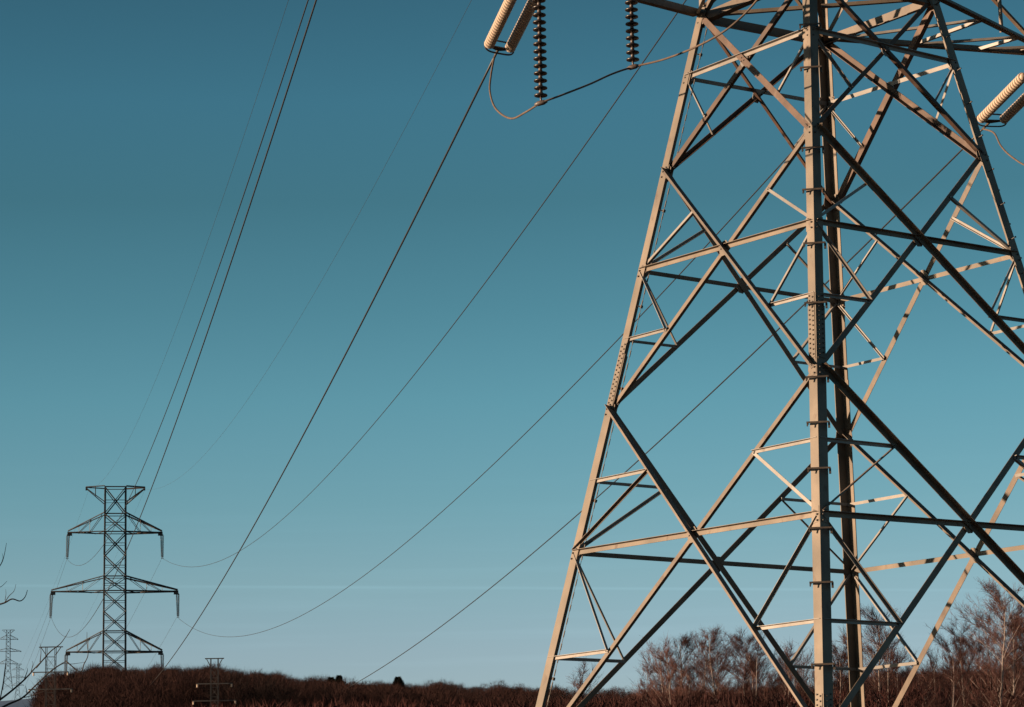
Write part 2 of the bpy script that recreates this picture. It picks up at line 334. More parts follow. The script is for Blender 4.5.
# legs
for k in 'LNFR':
    i='LNFR'.index(k)
    nb={'L':('N','F'),'N':('L','R'),'R':('N','F'),'F':('R','L')}[k]
    f=(node(nb[0],'c')-node(k,'c')); g=(node(nb[1],'c')-node(k,'c'))
    mb=MB()
    for (z0,z1,w) in ((-1.75,11.2,.225),(11.2,18.5,.205),(18.5,38.6,.15)):
        p0,p1=cz(k,z0),cz(k,z1); d=(p1-p0).normalized()
        ff=(f-d*f.dot(d)).normalized(); gg=(g-d*g.dot(d)).normalized()
        angle_bar(mb,p0,p1,ff,gg,w,.02 if w>.16 else .014)
    leg=tb(mb,'leg',M_leg)
    d=(cz(k,18)-cz(k,0)).normalized(); ff=(f-d*f.dot(d)).normalized(); gg=(g-d*g.dot(d)).normalized()
    nf=-(gg-ff*gg.dot(ff)).normalized(); ng=-(ff-gg*ff.dot(gg)).normalized()   # outward normals of the two flanges
    # bolted splice plates
    for (z0,z1) in ((9.95+.15,11.45),(2.1,3.7)):
        for fl,no in ((ff,nf),(gg,ng)):
            sp=MB(); c=(cz(k,z0)+cz(k,z1))/2+fl*.115+no*.006; L_=(z1-z0)*1.0
            sp.box(c,fl,no,d,.17,.01,L_)
            sp.cut=len(sp.f); bm=sp; nb_=int(L_/.1)
            for q in range(nb_):
                for s in (-1,1):
                    bolt(bm,c+d*(-L_/2+.06+q*.1+(.05 if s>0 else 0))+fl*(s*.045)+no*.005,no,.017,.02)
            tb(sp,'splice_plate',M_leg,leg)
    # gusset bolts at the joints
    for l in lv:
        for fl,no in ((ff,nf),(gg,ng)):
            bm=MB(); bm.box(node(k,l)+fl*.12+d*.0+no*.004,fl,no,d,.2,.006,.3); bm.cut=len(bm.f)
            for q,(u_,w_) in enumerate(((.06,.0),(.14,.09),(.06,-.12))):
                bolt(bm,node(k,l)+fl*u_+d*w_+no*.006,no,.018,.03)
            tb(bm,'joint_plate',M_leg,leg)
    if k=='N':   # clamp brackets round the near leg
        for z in (17.15,16.2,14.45,13.56,12.43,11.2,9.7,8.8,7.9,6.75,5.72,4.2):
            z+=.0
            p=cz(k,z); bk=MB()
            ou=(nf+ng).normalized(); ou.z=0; ou.normalize(); sd=ou.cross(UP)
            if sd.x<0: sd=-sd
            c0=p+ou*.03; a0=c0-sd*.20; a2=c0+sd*.20
            bk.prism(a0,a2,[(-.016,-.014),(.016,-.014),(.016,.014),(-.016,.014)],UP,ou)
            for s0 in (a0,a2):
                bk.prism(s0+ou*.012,s0-ou*.2,[(-.014,-.016),(.014,-.016),(.014,.016),(-.014,.016)],sd,UP)
            bk.prism(a2+UP*.0-ou*.1,a2-UP*.10-ou*.1,[(-.02,-.03),(.02,-.03),(.02,.03),(-.02,.03)],sd,ou)
            bk.prism(a0+UP*.0-ou*.02,a0-UP*.07-ou*.02,[(-.012,-.02),(.012,-.02),(.012,.02),(-.012,.02)],sd,ou)
            tb(bk,'clamp_bracket',M_clamp,leg)
    if k=='R':   # climbing bolts
        z=-.5; q=0
        while z<30:
            fl,no=((ff,nf),(gg,ng))[q%2]
            p=cz(k,z)+fl*.12; sb=MB(); sb.tube([p,p+no*.15],.01,6); sb.tube([p+no*.14,p+no*.16],.018,6)
            if z<19 : tb(sb,'step_bolt',M_bolt,leg)
            z+=.36; q+=1
    if k=='L':   # safety rope down the inside of the left leg
        sb=MB(); off=ff*.27-nf*.09
        sb.tube([cz(k,-1)+off,cz(k,18.2)+off],.006,5)
        z=-.8
        while z<18:
            sb.tube([cz(k,z)+off,cz(k,z+.13)+off],.014,5); z+=.26
        rp=tb(sb,'safety_rope',M_bolt,leg)
        for z in (1,4.6,8.2,10.5,12.2,14.2,17.5):
            sb=MB(); p=cz(k,z); sb.tube([p+ff*.2-nf*.01,p+off],.012,5); sb.box(p+off,ff,nf,d,.05,.05,.06); tb(sb,'rope_clip',M_bolt,leg)
# crossarms
def crossarm(side,s_tip,z,ztip,hgt,wch=.15,name='crossarm',hang=(.33,.66)):
    root=empty(name); root.parent=tower
    tip=C+eu*(s_tip)+V((0,0,ztip))
    ks=('L','N') if side<0 else ('F','R')
    nd=[cz(k,z) for k in ks]; ut=[cz(k,z+hgt) for k in ks]
    outw=eu*side
    def ch(p0,p1,w,nm,m_,cross=UP):
        mb=MB(); d=(p1-p0).normalized(); s=d.cross(cross).normalized(); t=s.cross(d).normalized()
        if s.dot(C-p0)<0 and False: s=-s
        angle_bar(mb,p0,p1,s,t,w); return tb(mb,nm,m_,root)
    tips=[tip+ev*(.16 if i==(0 if side<0 else 0) else -.16) for i in (0,1)]
    for i in (0,1):
        ch(nd[i],tips[i],wch,'bottom_chord',M_brace)
        ch(ut[i],tips[i]+UP*.25,.12,'top_chord',M_brace)
        for q,t_ in enumerate(hang if (side<0 or i==1 or len(hang)>1) else ()):
            ch(nd[i].lerp(tips[i],t_),ut[i].lerp(tips[i],t_),.06,'hanger',M_brace,eu)
            if len(hang)>1: ch(ut[i].lerp(tips[i],t_-.3),nd[i].lerp(tips[i],t_),.06,'arm_brace',M_brace,eu)
    if side>0: zig=[(0,.05),(1,.40),(0,.41),(1,.74),(0,.72),(1,.93)]
    else: zig=[(0,.0),(1,.33),(0,.4),(1,.66),(0,.72),(1,.88)]
    for (i,t0),(j,t1) in zip(zig[:-1],zig[1:]):
        ch(nd[i].lerp(tips[i],t0)+UP*.02,nd[j].lerp(tips[j],t1)+UP*.02,.07,'plan_lattice',M_pale)
    mb=MB(); mb.box(tip-outw*.1+UP*.1,eu,ev,UP,.5,.42,.03); mb.box(tip+UP*.05,ev,eu,UP,.04,.3,.34)
    tb(mb,'tip_plate',M_brace,root)
    return tip
TIP={}
TIP['lowR']=crossarm(1,6.5,18.33,18.33,5.2,hang=(.59,))
TIP['lowL']=crossarm(-1,-7.47,18.33,17.92,5.2,hang=(.5,))
TIP['midR']=crossarm(1,8.82,24.9,24.84,3.1)
TIP['midL']=crossarm(-1,-9.94,24.3,23.57,3.4)
TIP['topR']=crossarm(1,6.58,31.6,31.5,3.1)
TIP['topL']=crossarm(-1,-7.63,31.2,30.8,3.3)
for side,s in ((1,2.6),(-1,-5.6)):
    TIP['eR' if side>0 else 'eL']=crossarm(side,s,37.6,38.2,.8,.1,'peak_arm')
# ------------------------------------------------------------------ insulators
def disc_mesh(r,prof=None,sm=True):
    mb=MB()
    mb.lathe(V((0,0,0)),UP,prof or [(.0,.022),(.012,r*.4),(.014,r*.93),(.026,r),(.045,r*.93),(.062,r*.55),(.078,.048)],20)
    me=mb.build('disc',M_glaze,smooth=sm); COL.objects.unlink(me); return me
DISC_D=disc_mesh(.133); DISC_P=disc_mesh(.112,[(0,.05),(.0,.108),(.006,.113),(.066,.111),(.074,.095),(.078,.05)],False); DISC_P.data.materials.clear(); DISC_P.data.materials.append(M_porc)
capb=MB(); capb.lathe(V((0,0,.074)),UP,[(0,.04),(.055,.036),(.066,.028),(.075,.014),(.09,.014)],10)
CAP=capb.build('cap',M_cap,smooth=True); COL.objects.unlink(CAP)
capb=MB(); capb.lathe(V((0,0,.074)),UP,[(0,.075),(.03,.078),(.066,.078),(.072,.03),(.08,.014)],12)
CAPP=capb.build('cap',M_porc,smooth=True); COL.objects.unlink(CAPP)
def put_string(parent,origin,P,axis,n,pitch,disc,cap,base):
    """n discs from P along axis, z of the disc pointing to -axis (up the string)"""
    q=(-axis).to_track_quat('Z','Y')
    for i in range(n):
        pos=P+axis*((i+1)*pitch)-origin
        dsc=disc.copy(); dsc.name='disc'; COL.objects.link(dsc); dsc.parent=parent; dsc.location=pos; dsc.rotation_euler=q.to_euler()
        cp=cap.copy(); cp.name='cap'; COL.objects.link(cp); cp.parent=dsc
def sag_wire(P,Q,sag,n=60):
    pts=[]
    for i in range(n+1):
        t=i/n; t=t*t*.6+t*.4
        p=P.lerp(Q,t); p.z-=4*sag*t*(1-t); pts.append(p)
    return pts
def strain_set(tip,dr,label,perp=None,nd=21,sep=.23):
    o=empty('strain_insulator_set',tuple(tip)); tag(o,label,'insulator','paired strain insulator strings of the near pylon')
    s=perp or dr.cross(UP).normalized()
    for q in (-1,1):
        st=empty('insulator_string'); st.parent=o
        P=tip+dr*.3+s*(q*sep); 
        put_string(st,tip,P,dr,nd,.142,DISC_P,CAPP,o)
        mb=MB(); mb.tube([tip+s*(q*.2),P+dr*.1],.02,6); mb.tube([P+dr*(nd*.142+.02),P+dr*(nd*.142+.14)],.02,6)
        mb.build('link',M_clamp,st,origin=tuple(tip)).location=(0,0,0)
    mb=MB(); E_=tip+dr*(.3+nd*.142+.12); nrm=s.cross(dr)
    mb.prism(E_-nrm*.012,E_+nrm*.012,[(-.27,-.04),(.27,-.04),(.27,.03),(.05,.16),(-.05,.16),(-.27,.03)],s,dr)
    y=mb.build('yoke_plate',M_bolt,o,origin=tuple(tip)); y.location=(0,0,0)
    mb=MB(); pts=[]
    for k in range(33):
        a=2*math.pi*k/32; cx=math.cos(a); sy=math.sin(a)
        pts.append(E_+s*(math.copysign(abs(cx)**.5,cx)*.36)+nrm*(math.copysign(abs(sy)**.8,sy)*.15)-dr*.02)
    mb.tube(pts,.018,6,False)
    y=mb.build('arcing_ring',M_bolt,o,origin=tuple(tip),smooth=True); y.location=(0,0,0)
    mb=MB(); E2=E_+dr*.12; mb.tube([E2,E2+dr*.2],.03,8); mb.tube([E2+dr*.18,E2+dr*.55],.026,8)
    y=mb.build('dead_end_clamp',M_clamp,o,origin=tuple(tip),smooth=True); y.location=(0,0,0)
    return E2+dr*.5
FB=at(116.3,600,450)   # far tower
fz=lambda y: 63.64-(y-488)*.1518
FC=V((-60.6,450,0))
FE={'topR':(162,558),'midR':(177,617),'lowR':(162,675),'lowL':(66,678),'midL':(51,617),'topL':(67,559),'eL':(89,489),'eR':(145,489)}
SAG={'topR':9.1,'midR':9.1,'lowR':10.06,'lowL':9.47,'midL':8.95,'topL':8.6,'eL':7.23,'eR':8.14}
NAMES={'topR':'power line from the pylon top down to the upper right arm far away',
'midR':'power line from behind the big pylon to the middle right arm far away',
'lowR':'power line from the right edge insulators, passing behind the near pylon to the treeline',
'lowL':'thick power line from the twin pale insulators steeply down to the wooded hill',
'midL':'right hand line of the steep dark pair, ending at the middle left arm',
'topL':'left hand line of the steep dark pair, ending at the upper left arm',
'eL':'faint thin wire left of the steep dark pair',
'eR':'faint thin wire alone in the sky between the steep dark pair and the thick line'}
INC=V((.88,-.475,-.06)).normalized()
ends={}
for k in ('lowL','lowR','midL','midR','topL','topR'):
    tip=TIP[k]; Q=at(*FE[k],450)
    s0=4*SAG[k]/(Q-tip).length
    dr=((Q-tip).normalized()-UP*s0).normalized()
    lab={'lowL':'pair of pale ribbed insulator strings left of the big pylon at the top edge',
     'lowR':'pair of pale ribbed insulator strings at the right edge beside the big pylon',
     'midL':'paired insulator strings on the left middle arm of the near pylon','midR':'paired insulator strings on the right middle arm of the near pylon',
     'topL':'paired insulator strings on the left upper arm of the near pylon','topR':'paired insulator strings on the right upper arm of the near pylon'}[k]
    st=tip-UP*{'lowL':.45,'lowR':.4}.get(k,.25)
    ends[k]=strain_set(st,dr,lab,perp=eu if k=='lowL' else None,sep={'lowL':.26,'lowR':.27}.get(k,.23))
    P=ends[k]; mb=MB()
    pts=sag_wire(P,Q,SAG[k],80); mb.tube(pts,.023,6)
    tag(mb.build('power_line',M_wire,smooth=True),NAMES[k],'power line','conductors between the two pylons')
for k in ('eL','eR'):
    mb=MB(); mb.tube(sag_wire(TIP[k],at(*FE[k],450),SAG[k],80),.0085,5)
    tag(mb.build('earth_wire',M_earth,smooth=True),NAMES[k],'wire','thin earth wires between the pylons')
# hanging jumper strings
def hang_string(px,py,Yd,ztop,label,nd):
    B=at(px,py,Yd); top=B+UP*(nd*.146+.12)
    o=empty('hanging_insulator',tuple(top)); tag(o,label,'insulator','dark hanging insulator strings that carry the jumper cable')
    put_string(o,top,top-UP*.0,-UP,nd,.146,DISC_D,CAP,o)
    mb=MB(); mb.tube([top+UP*.0,V((top.x,top.y,ztop))],.02,6); mb.build('hanger_rod',M_clamp,o,origin=tuple(top)).location=(0,0,0)
    mb=MB(); mb.tube([B+UP*.12,B+UP*.02],.02,6); d=V((.95,-.3,.15)).normalized()
    mb.tube([B-d*.13,B-d*.06,B+d*.06,B+d*.13],[.02,.05,.05,.02],8); mb.build('clamp',M_cap,o,origin=tuple(top),smooth=True).location=(0,0,0)
    return B
J1=hang_string(541,103,55.6,18.5,'long string of dark insulator discs hanging beside the pale pair, holding the cable',16)
J2=hang_string(633,67,56.9,18.6,'shorter string of dark insulator discs hanging between the pale pair and the pylon',12)
def spline(P,n=10):
    out=[]
    for i in range(len(P)-1):
        p0=P[max(i-1,0)];p1=P[i];p2=P[i+1];p3=P[min(i+2,len(P)-1)]
        for k in range(n):
            t=k/n; out.append(.5*((2*p1)+(p2-p0)*t+(2*p0-5*p1+4*p2-p3)*t*t+(3*p1-p0-3*p2+p3)*t**3))
    out.append(P[-1]); return out
E0=ends['lowL']
inc_tip=TIP['lowL']-UP*.25
e_in=strain_set(inc_tip,INC,'pair of pale insulator strings on the near side of the low left arm',nd=32)
jp=[E0-V((0,0,.0)),at(491,75,59.2),at(490,92,58.8),at(496,109,58),at(511,118.5,57),at(526,112,56.2),J1,at(562,95,55.6),at(590,84,56),at(612,74,56.5),J2,at(665,59,56.4),at(700,45,55.6),at(730,27,55),at(757,0,54.6),e_in]
mb=MB(); mb.tube(spline(jp,8),.02,8)
tag(mb.build('jumper_cable',M_jump,smooth=True),'slack cable looping under the pale insulator pair and along the two dark strings','cable')
mb=MB(); mb.tube(sag_wire(e_in,e_in+INC*260+UP*20,9,40),.017,6)
tag(mb.build('power_line',M_wire,smooth=True),'power line leaving the near side of the low left arm towards the right','power line','conductors between the two pylons')
E1=ends['lowR']
inr=TIP['lowR']-UP*.25; e2=strain_set(inr,INC,'pair of pale insulator strings on the near side of the low right arm',nd=24)
jp=[E1,at(994,133,65.6),at(1001,146,65),at(1012,157,64.3),at(1030,167,63.5),at(1060,170,62.7),at(1100,150,62),e2]
mb=MB(); mb.tube(spline(jp,8),.02,8)
tag(mb.build('jumper_cable',M_jump,smooth=True),'slack cable hanging from the insulator pair at the right edge','cable')
mb=MB(); mb.tube(sag_wire(e2,e2+INC*260+UP*20,9,40),.017,6)
tag(mb.build('power_line',M_wire,smooth=True),'power line leaving the near side of the low right arm towards the right','power line','conductors between the two pylons')
# ------------------------------------------------------------------ the far suspension tower
def far_tower(name,label,group,base,parts=True):
    T=empty(name,(0,0,base)); tag(T,label,'pylon',group)
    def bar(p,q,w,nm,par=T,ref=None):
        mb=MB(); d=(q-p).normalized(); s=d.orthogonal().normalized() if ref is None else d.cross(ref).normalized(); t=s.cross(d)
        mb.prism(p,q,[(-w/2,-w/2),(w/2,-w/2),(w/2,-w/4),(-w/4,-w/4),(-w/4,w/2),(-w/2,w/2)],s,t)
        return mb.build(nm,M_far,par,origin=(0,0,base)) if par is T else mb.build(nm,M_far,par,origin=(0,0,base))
    def fix(o): o.location=(0,0,0); return o
    hw=lambda z: 1.6+(63.64-z)*.0052 if z>36 else 1.745+(36-z)*.12
    cn=[(-1,-1),(1,-1),(1,1),(-1,1)]
    P=lambda c,z: V((c[0]*hw(z),c[1]*hw(z),z))
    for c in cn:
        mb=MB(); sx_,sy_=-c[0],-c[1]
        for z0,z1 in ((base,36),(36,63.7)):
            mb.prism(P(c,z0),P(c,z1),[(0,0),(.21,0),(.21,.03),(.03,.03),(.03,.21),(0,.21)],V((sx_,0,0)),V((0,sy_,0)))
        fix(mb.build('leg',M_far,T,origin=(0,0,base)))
    zs=[fz(y) for y in (488,515,533,556,577.5,592,612,632,652,671)]+[30.5,25,base+.3]
    for i in range(len(zs)-1):
        for j in range(4):
            a,b=cn[j],cn[(j+1)%4]; z0,z1=zs[i],zs[i+1]
            fix(bar(P(a,z0),P(b,z1),.13,'diagonal_brace')); fix(bar(P(b,z0),P(a,z1),.09,'diagonal_brace'))
            if i in (0,1,2,4,5,7,8): fix(bar(P(a,z0),P(b,z0),.13,'horizontal_brace'))
            zm=(z0+z1)/2; fix(bar(P(a,zm),P(b,zm),.07,'horizontal_brace'))
    E={}
    for (y,yu,half,nm) in ((533,514,7.05,'top'),(592,577.5,9.45,'mid'),(652,632,7.15,'low')):
        z,zu=fz(y),fz(yu)
        for s in (-1,1):
            A=empty('crossarm'); A.parent=T
            tip=V((s*half,0,z)); t2=V((s*half,0,z+.25))
            for q in (-1,1):
                rb=V((s*hw(z),q*hw(z),z)); ru=V((s*hw(zu),q*hw(zu),zu)); tp=tip+V((0,q*.15,0)); tu=t2+V((0,q*.15,0))
                fix(bar(rb,tp,.17,'bottom_chord',A)); fix(bar(ru,tu,.17,'top_chord',A))
                for k,t_ in enumerate((.4,.7)):
                    fix(bar(rb.lerp(tp,t_),ru.lerp(tu,t_),.06,'hanger',A))
                    fix(bar(ru.lerp(tu,t_-.35),rb.lerp(tp,t_),.06,'arm_brace',A))
            for k in range(4):
                t0,t1=k/4.2,(k+1)/4.2; q=1 if k%2 else -1
                a_=V((s*hw(z),q*hw(z),z)).lerp(tip+V((0,q*.15,0)),t0); b_=V((s*hw(z),-q*hw(z),z)).lerp(tip+V((0,-q*.15,0)),t1)
                fix(bar(a_,b_,.12,'plan_lattice',A))
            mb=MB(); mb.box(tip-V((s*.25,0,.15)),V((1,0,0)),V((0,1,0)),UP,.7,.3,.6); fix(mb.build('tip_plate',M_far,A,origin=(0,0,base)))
            E[(nm,s)]=tip-UP*.3
    z=fz(489.5); zt=63.64+.1
    for s in (-1,1):
        A=empty('peak_arm'); A.parent=T; tip=V((s*4.45,0,zt))
        for q in (-1,1):
            fix(bar(V((s*hw(zt),q*hw(zt),zt)),tip+V((0,q*.2,0)),.17,'top_chord',A))
            fix(bar(V((s*hw(61.3),q*hw(61.3),61.3)),tip+V((0,q*.2,-.15)),.14,'bottom_chord',A))
            fix(bar(V((s*3,q*.9,zt)),V((s*3,q*.8,62.5)),.08,'hanger',A))
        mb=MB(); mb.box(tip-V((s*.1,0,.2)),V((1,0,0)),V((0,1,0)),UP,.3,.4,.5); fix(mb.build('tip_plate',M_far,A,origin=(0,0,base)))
    return T,E
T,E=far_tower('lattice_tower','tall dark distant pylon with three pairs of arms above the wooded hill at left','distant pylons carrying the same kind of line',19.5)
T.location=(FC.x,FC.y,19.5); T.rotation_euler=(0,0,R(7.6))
# suspension strings: two strings each hanging from the tips, shown as ribbed strings
def far_string_mesh():
    mb=MB()
    for q in (-1,1):
        pr=[(0,.03)]
        for i in range(22):
            z=.25+i*.15; pr+=[(z,.05),(z+.01,.15),(z+.06,.14),(z+.09,.05)]
        pr+=[(3.65,.03)]
        mb.lathe(V((q*.16,0,0)),(V((-q*.025,0,-1))).normalized(),pr,8)
    mb.box(V((0,0,-3.7)),V((1,0,0)),V((0,1,0)),UP,.4,.08,.08)
    return mb
fs0=None
LABS={('top',-1):'double insulator string under the upper left arm tip of the far pylon',('top',1):'double insulator string under the upper right arm tip of the far pylon',
('mid',-1):'double insulator string under the longest left arm of the far pylon',('mid',1):'double insulator string under the longest right arm of the far pylon',
('low',-1):'double insulator string under the lowest left arm of the far pylon',('low',1):'double insulator string under the lowest right arm of the far pylon'}
for key,tp in E.items():
    if fs0 is None: o=fs0=far_string_mesh().build('hanging_insulator',M_glaze)
    else: o=fs0.copy(); COL.objects.link(o)
    o.location=(FC.x+tp.x*.991,FC.y+tp.x*.132,tp.z+.1); o.rotation_euler=(0,R(1.5 if key[1]<0 else -1),0)
    tag(o,LABS[key],'insulator','insulator strings of the far pylon')
# conductors going on beyond the far tower
NXT={}
for k,(px,py) in FE.items():
    P=at(px,py,450); s=px-116
    dx={'topR':-9,'midR':-12,'lowR':-14,'lowL':-6,'midL':-4,'topL':-7,'eL':-5,'eR':-10}[k]
    Q=V((P.x-138,P.y+620,P.z+ (8 if k[0]!='e' else 8)))
    mb=MB(); mb.tube(sag_wire(P,Q,17,50),.017 if k[0]!='e' else .009,5)
    lb={'topR':'thin line running down and left from the upper right arm of the far pylon','midR':'thin line running down and left from the middle right arm of the far pylon',
    'lowR':'thin line leaving the lowest right arm of the far pylon behind the trees','lowL':'thin line leaving the lowest left arm of the far pylon behind the trees',
    'midL':'thin line running down from the middle left arm of the far pylon','topL':'thin line running down from the upper left arm of the far pylon',
    'eL':'hair thin wire leaving the top left corner of the far pylon','eR':'hair thin wire leaving the top right corner of the far pylon'}[k]
    tag(mb.build('power_line' if k[0]!='e' else 'earth_wire',M_earth,smooth=True),lb,'power line' if k[0]!='e' else 'wire','lines running on beyond the far pylon')
# two very distant towers of the same kind
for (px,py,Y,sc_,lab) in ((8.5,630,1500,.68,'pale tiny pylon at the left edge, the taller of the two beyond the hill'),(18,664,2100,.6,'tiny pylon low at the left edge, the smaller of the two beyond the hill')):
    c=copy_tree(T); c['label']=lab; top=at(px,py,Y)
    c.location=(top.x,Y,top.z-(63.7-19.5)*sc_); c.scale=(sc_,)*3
# ------------------------------------------------------------------ slim twin-leg line towers in front of the wood
M_slim=mat('dark_pole_metal',(.03,.024,.026),(.05,.042,.045),2,.7)
def slim_tower(px,py,Y,bw,lab):
    top=at(px,py,Y); k=Y/F; b=ground_z(top.x,Y)
    T2=empty('slim_tower',(top.x,Y,b)); tag(T2,lab,'pylon','slim twin leg towers before the wood')
    X=V((1,0,0)); Yv=V((0,1,0)); lw=bw*.19; ht=top.z-b
    for s in (-1,1):
        mb=MB()
        for q in (-1,1):
            mb.box(V((s*lw,q*lw,ht/2)),X,Yv,UP,.03,.03,ht)
        mb.build('leg',M_slim,T2)
    mb=MB(); z=ht-.5; i=0
    while z>1:
        z2=z-lw*2.6
        for q in (-1,1):
            for (s) in (-1,1):
                a=V((s*lw,q*lw,z)); b_=V((-s*lw,q*lw,z2)); mb.tube([a,b_],.007,4)
                a=V((q*lw,s*lw,z)); b_=V((q*lw,-s*lw,z2)); mb.tube([a,b_],.007,4)
            mb.tube([V((-lw,q*lw,z)),V((lw,q*lw,z))],.012,4)
        z=z2
    mb.build('lattice',M_slim,T2)
    mb=MB(); hb_=bw/2
    mb.box(V((0,0,ht)),X,Yv,UP,bw,.05,.05)
    for s in (-1,1): mb.tube([V((s*hb_*.85,0,ht)),V((s*lw,0,ht-.42))],.025,4)
    mb.build('top_bar',M_slim,T2)
    for dz,hw_ in ((25*k,18*k),(42*k,22*k)):
        mb=MB(); mb.box(V((0,0,ht-dz)),X,Yv,UP,hw_*2,.05,.05); br=mb.build('crossarm',M_far,T2)
        for s in (-1,1):
            mb=MB(); pr=[]
            for i in range(4): pr+=[(i*.04,.025),(i*.04+.01,.06),(i*.04+.03,.025)]
            mb.lathe(V((s*hw_*.95,0,ht-dz-.03)),-UP,pr,10); mb.build('insulator',M_porc,br,smooth=True)
slim_tower(214.5,658.5,152,.97,'slim dark twin leg tower over the wood right of the far pylon')
slim_tower(51,647,152,1.22,'slim dark twin leg tower at the left end of the wooded hill')
# ------------------------------------------------------------------ trees
def tube_np(pts,rads,n,Vs,Fs,base):
    """append tube rings; pts (m,3)"""
    m_=len(pts); d=np.gradient(pts,axis=0); d/=np.linalg.norm(d,axis=1)[:,None]+1e-9
    ref=np.array([.3,.9,.1]) if abs(d[0][2])>.8 else np.array([0,0,1.])
    a=np.cross(d,ref); a/=np.linalg.norm(a,axis=1)[:,None]; b=np.cross(d,a)
    q=np.arange(n)*2*np.pi/n
    ring=pts[:,None,:]+rads[:,None,None]*(a[:,None,:]*np.cos(q)[None,:,None]+b[:,None,:]*np.sin(q)[None,:,None])
    Vs.append(ring.reshape(-1,3))
    for j in range(m_-1):
        for k in range(n):
            Fs.append((base+j*n+k,base+j*n+(k+1)%n,base+(j+1)*n+(k+1)%n,base+(j+1)*n+k))
    return base+m_*n
def np_mesh(name,Vs,Fs,material):
    me=bpy.data.meshes.new(name); me.from_pydata(np.concatenate(Vs).tolist(),[],Fs); me.update(); me.materials.append(material); return me
def birch(seed,h=13,nb=44,spread=.17,sub=8,tw=7,rt_=.007,stems=1,low=.12):
    rg=np.random.default_rng(seed)
    TV,TF,tbn=[],[],0; BV,BF,bb=[],[],0
    for st in range(stems):
        hh=h*(1 if st==0 else rg.uniform(.7,.92)); lean=rg.normal(0,.035 if st==0 else .1,2)
        m_=14; t=np.linspace(0,1,m_)
        wob=np.cumsum(rg.normal(0,.05,(m_,2)),axis=0)
        tp=np.stack([lean[0]*hh*t+wob[:,0]*t,lean[1]*hh*t+wob[:,1]*t,hh*t],1)
        tp[:,:2]+=rg.normal(0,.15,2)*(st>0)
        tr=.10*(hh/13)*(1-t)**.8+.008
        tbn=tube_np(tp,tr,6,TV,TF,tbn)
        for i in range(int(nb*(1 if st==0 else .6))):
            u_=low+(1-low)*rg.random()**1.1
            p0=np.array([np.interp(u_,t,tp[:,c]) for c in range(3)])
            az=rg.uniform(0,2*np.pi); L=hh*spread*(1.08-u_)**.5*rg.uniform(.3,1.35)*1.25
            el=rg.uniform(.65,1.2)
            d=np.array([np.cos(az)*np.cos(el),np.sin(az)*np.cos(el),np.sin(el)])
            k=6; s=np.linspace(0,1,k)[:,None]
            bend=np.array([np.cos(az),np.sin(az),-.25])*.2
            bp=p0+d*L*s+bend*L*s**2+np.cumsum(rg.normal(0,.013*L,(k,3)),axis=0)*s
            r0=.012+.018*(1-u_)
            tbn=tube_np(bp,(r0*(1-s[:,0])*.5+.0035),3,TV,TF,tbn)
            for j in range(sub):
                w_=rg.uniform(.25,1); q0=np.array([np.interp(w_,s[:,0],bp[:,c]) for c in range(3)])
                dd=d+rg.normal(0,.3,3)+np.array([0,0,.15]); dd/=np.linalg.norm(dd); l2=L*rg.uniform(.2,.5)+.15
                kk=3; ss=np.linspace(0,1,kk)[:,None]
                qp=q0+dd*l2*ss+np.array([0,0,-.12])*l2*ss**2+rg.normal(0,.03,(kk,3))*ss
                bb=tube_np(qp,np.array([.007,.0055,.003]),3,BV,BF,bb)
                for x in range(tw):
                    w2=rg.uniform(.1,1); r0_=np.array([np.interp(w2,ss[:,0],qp[:,c]) for c in range(3)])
                    d3=dd+rg.normal(0,.5,3)+np.array([0,0,rg.uniform(-.35,.45)]); d3/=np.linalg.norm(d3); l3=rg.uniform(.12,.5)
                    e=r0_+d3*l3; m2=(r0_+e)/2+rg.normal(0,.02,3)
                    bb=tube_np(np.array([r0_,m2,e]),np.array([rt_,rt_*.8,rt_*.35]),3,BV,BF,bb)
    return TV,TF,BV,BF
random.seed(4)
protos=[]
for i,(h,nb,sp,st) in enumerate(((13,130,.19,1),(12.5,95,.19,2),(13,115,.16,1),(9,60,.24,4),(11.5,80,.2,3))):
    TV,TF,BV,BF=birch(10+i,h,nb,sp,9,8,.0046,st)
    protos.append((h,np_mesh('trunk',TV,TF,M_bark),np_mesh('branches',BV,BF,M_twig)))
def put_birch(px,py,Y,v,lab,grp='bare birches behind the big pylon',ss=1,m_tw=None):
    top=at(px,py,Y); g=ground_z(top.x,Y)-.1; h,tm,bm=protos[v]
    s=(top.z-g)/h
    o=empty('birch_tree',(top.x,Y,g)); tag(o,lab,'tree',grp); o.scale=(s*ss,s*ss,s); o.rotation_euler=(0,0,random.uniform(0,6.28))
    for nm,me in (('trunk',tm),('branches',bm)):
        c=bpy.data.objects.new(nm,me); COL.objects.link(c); c.parent=o
    return o
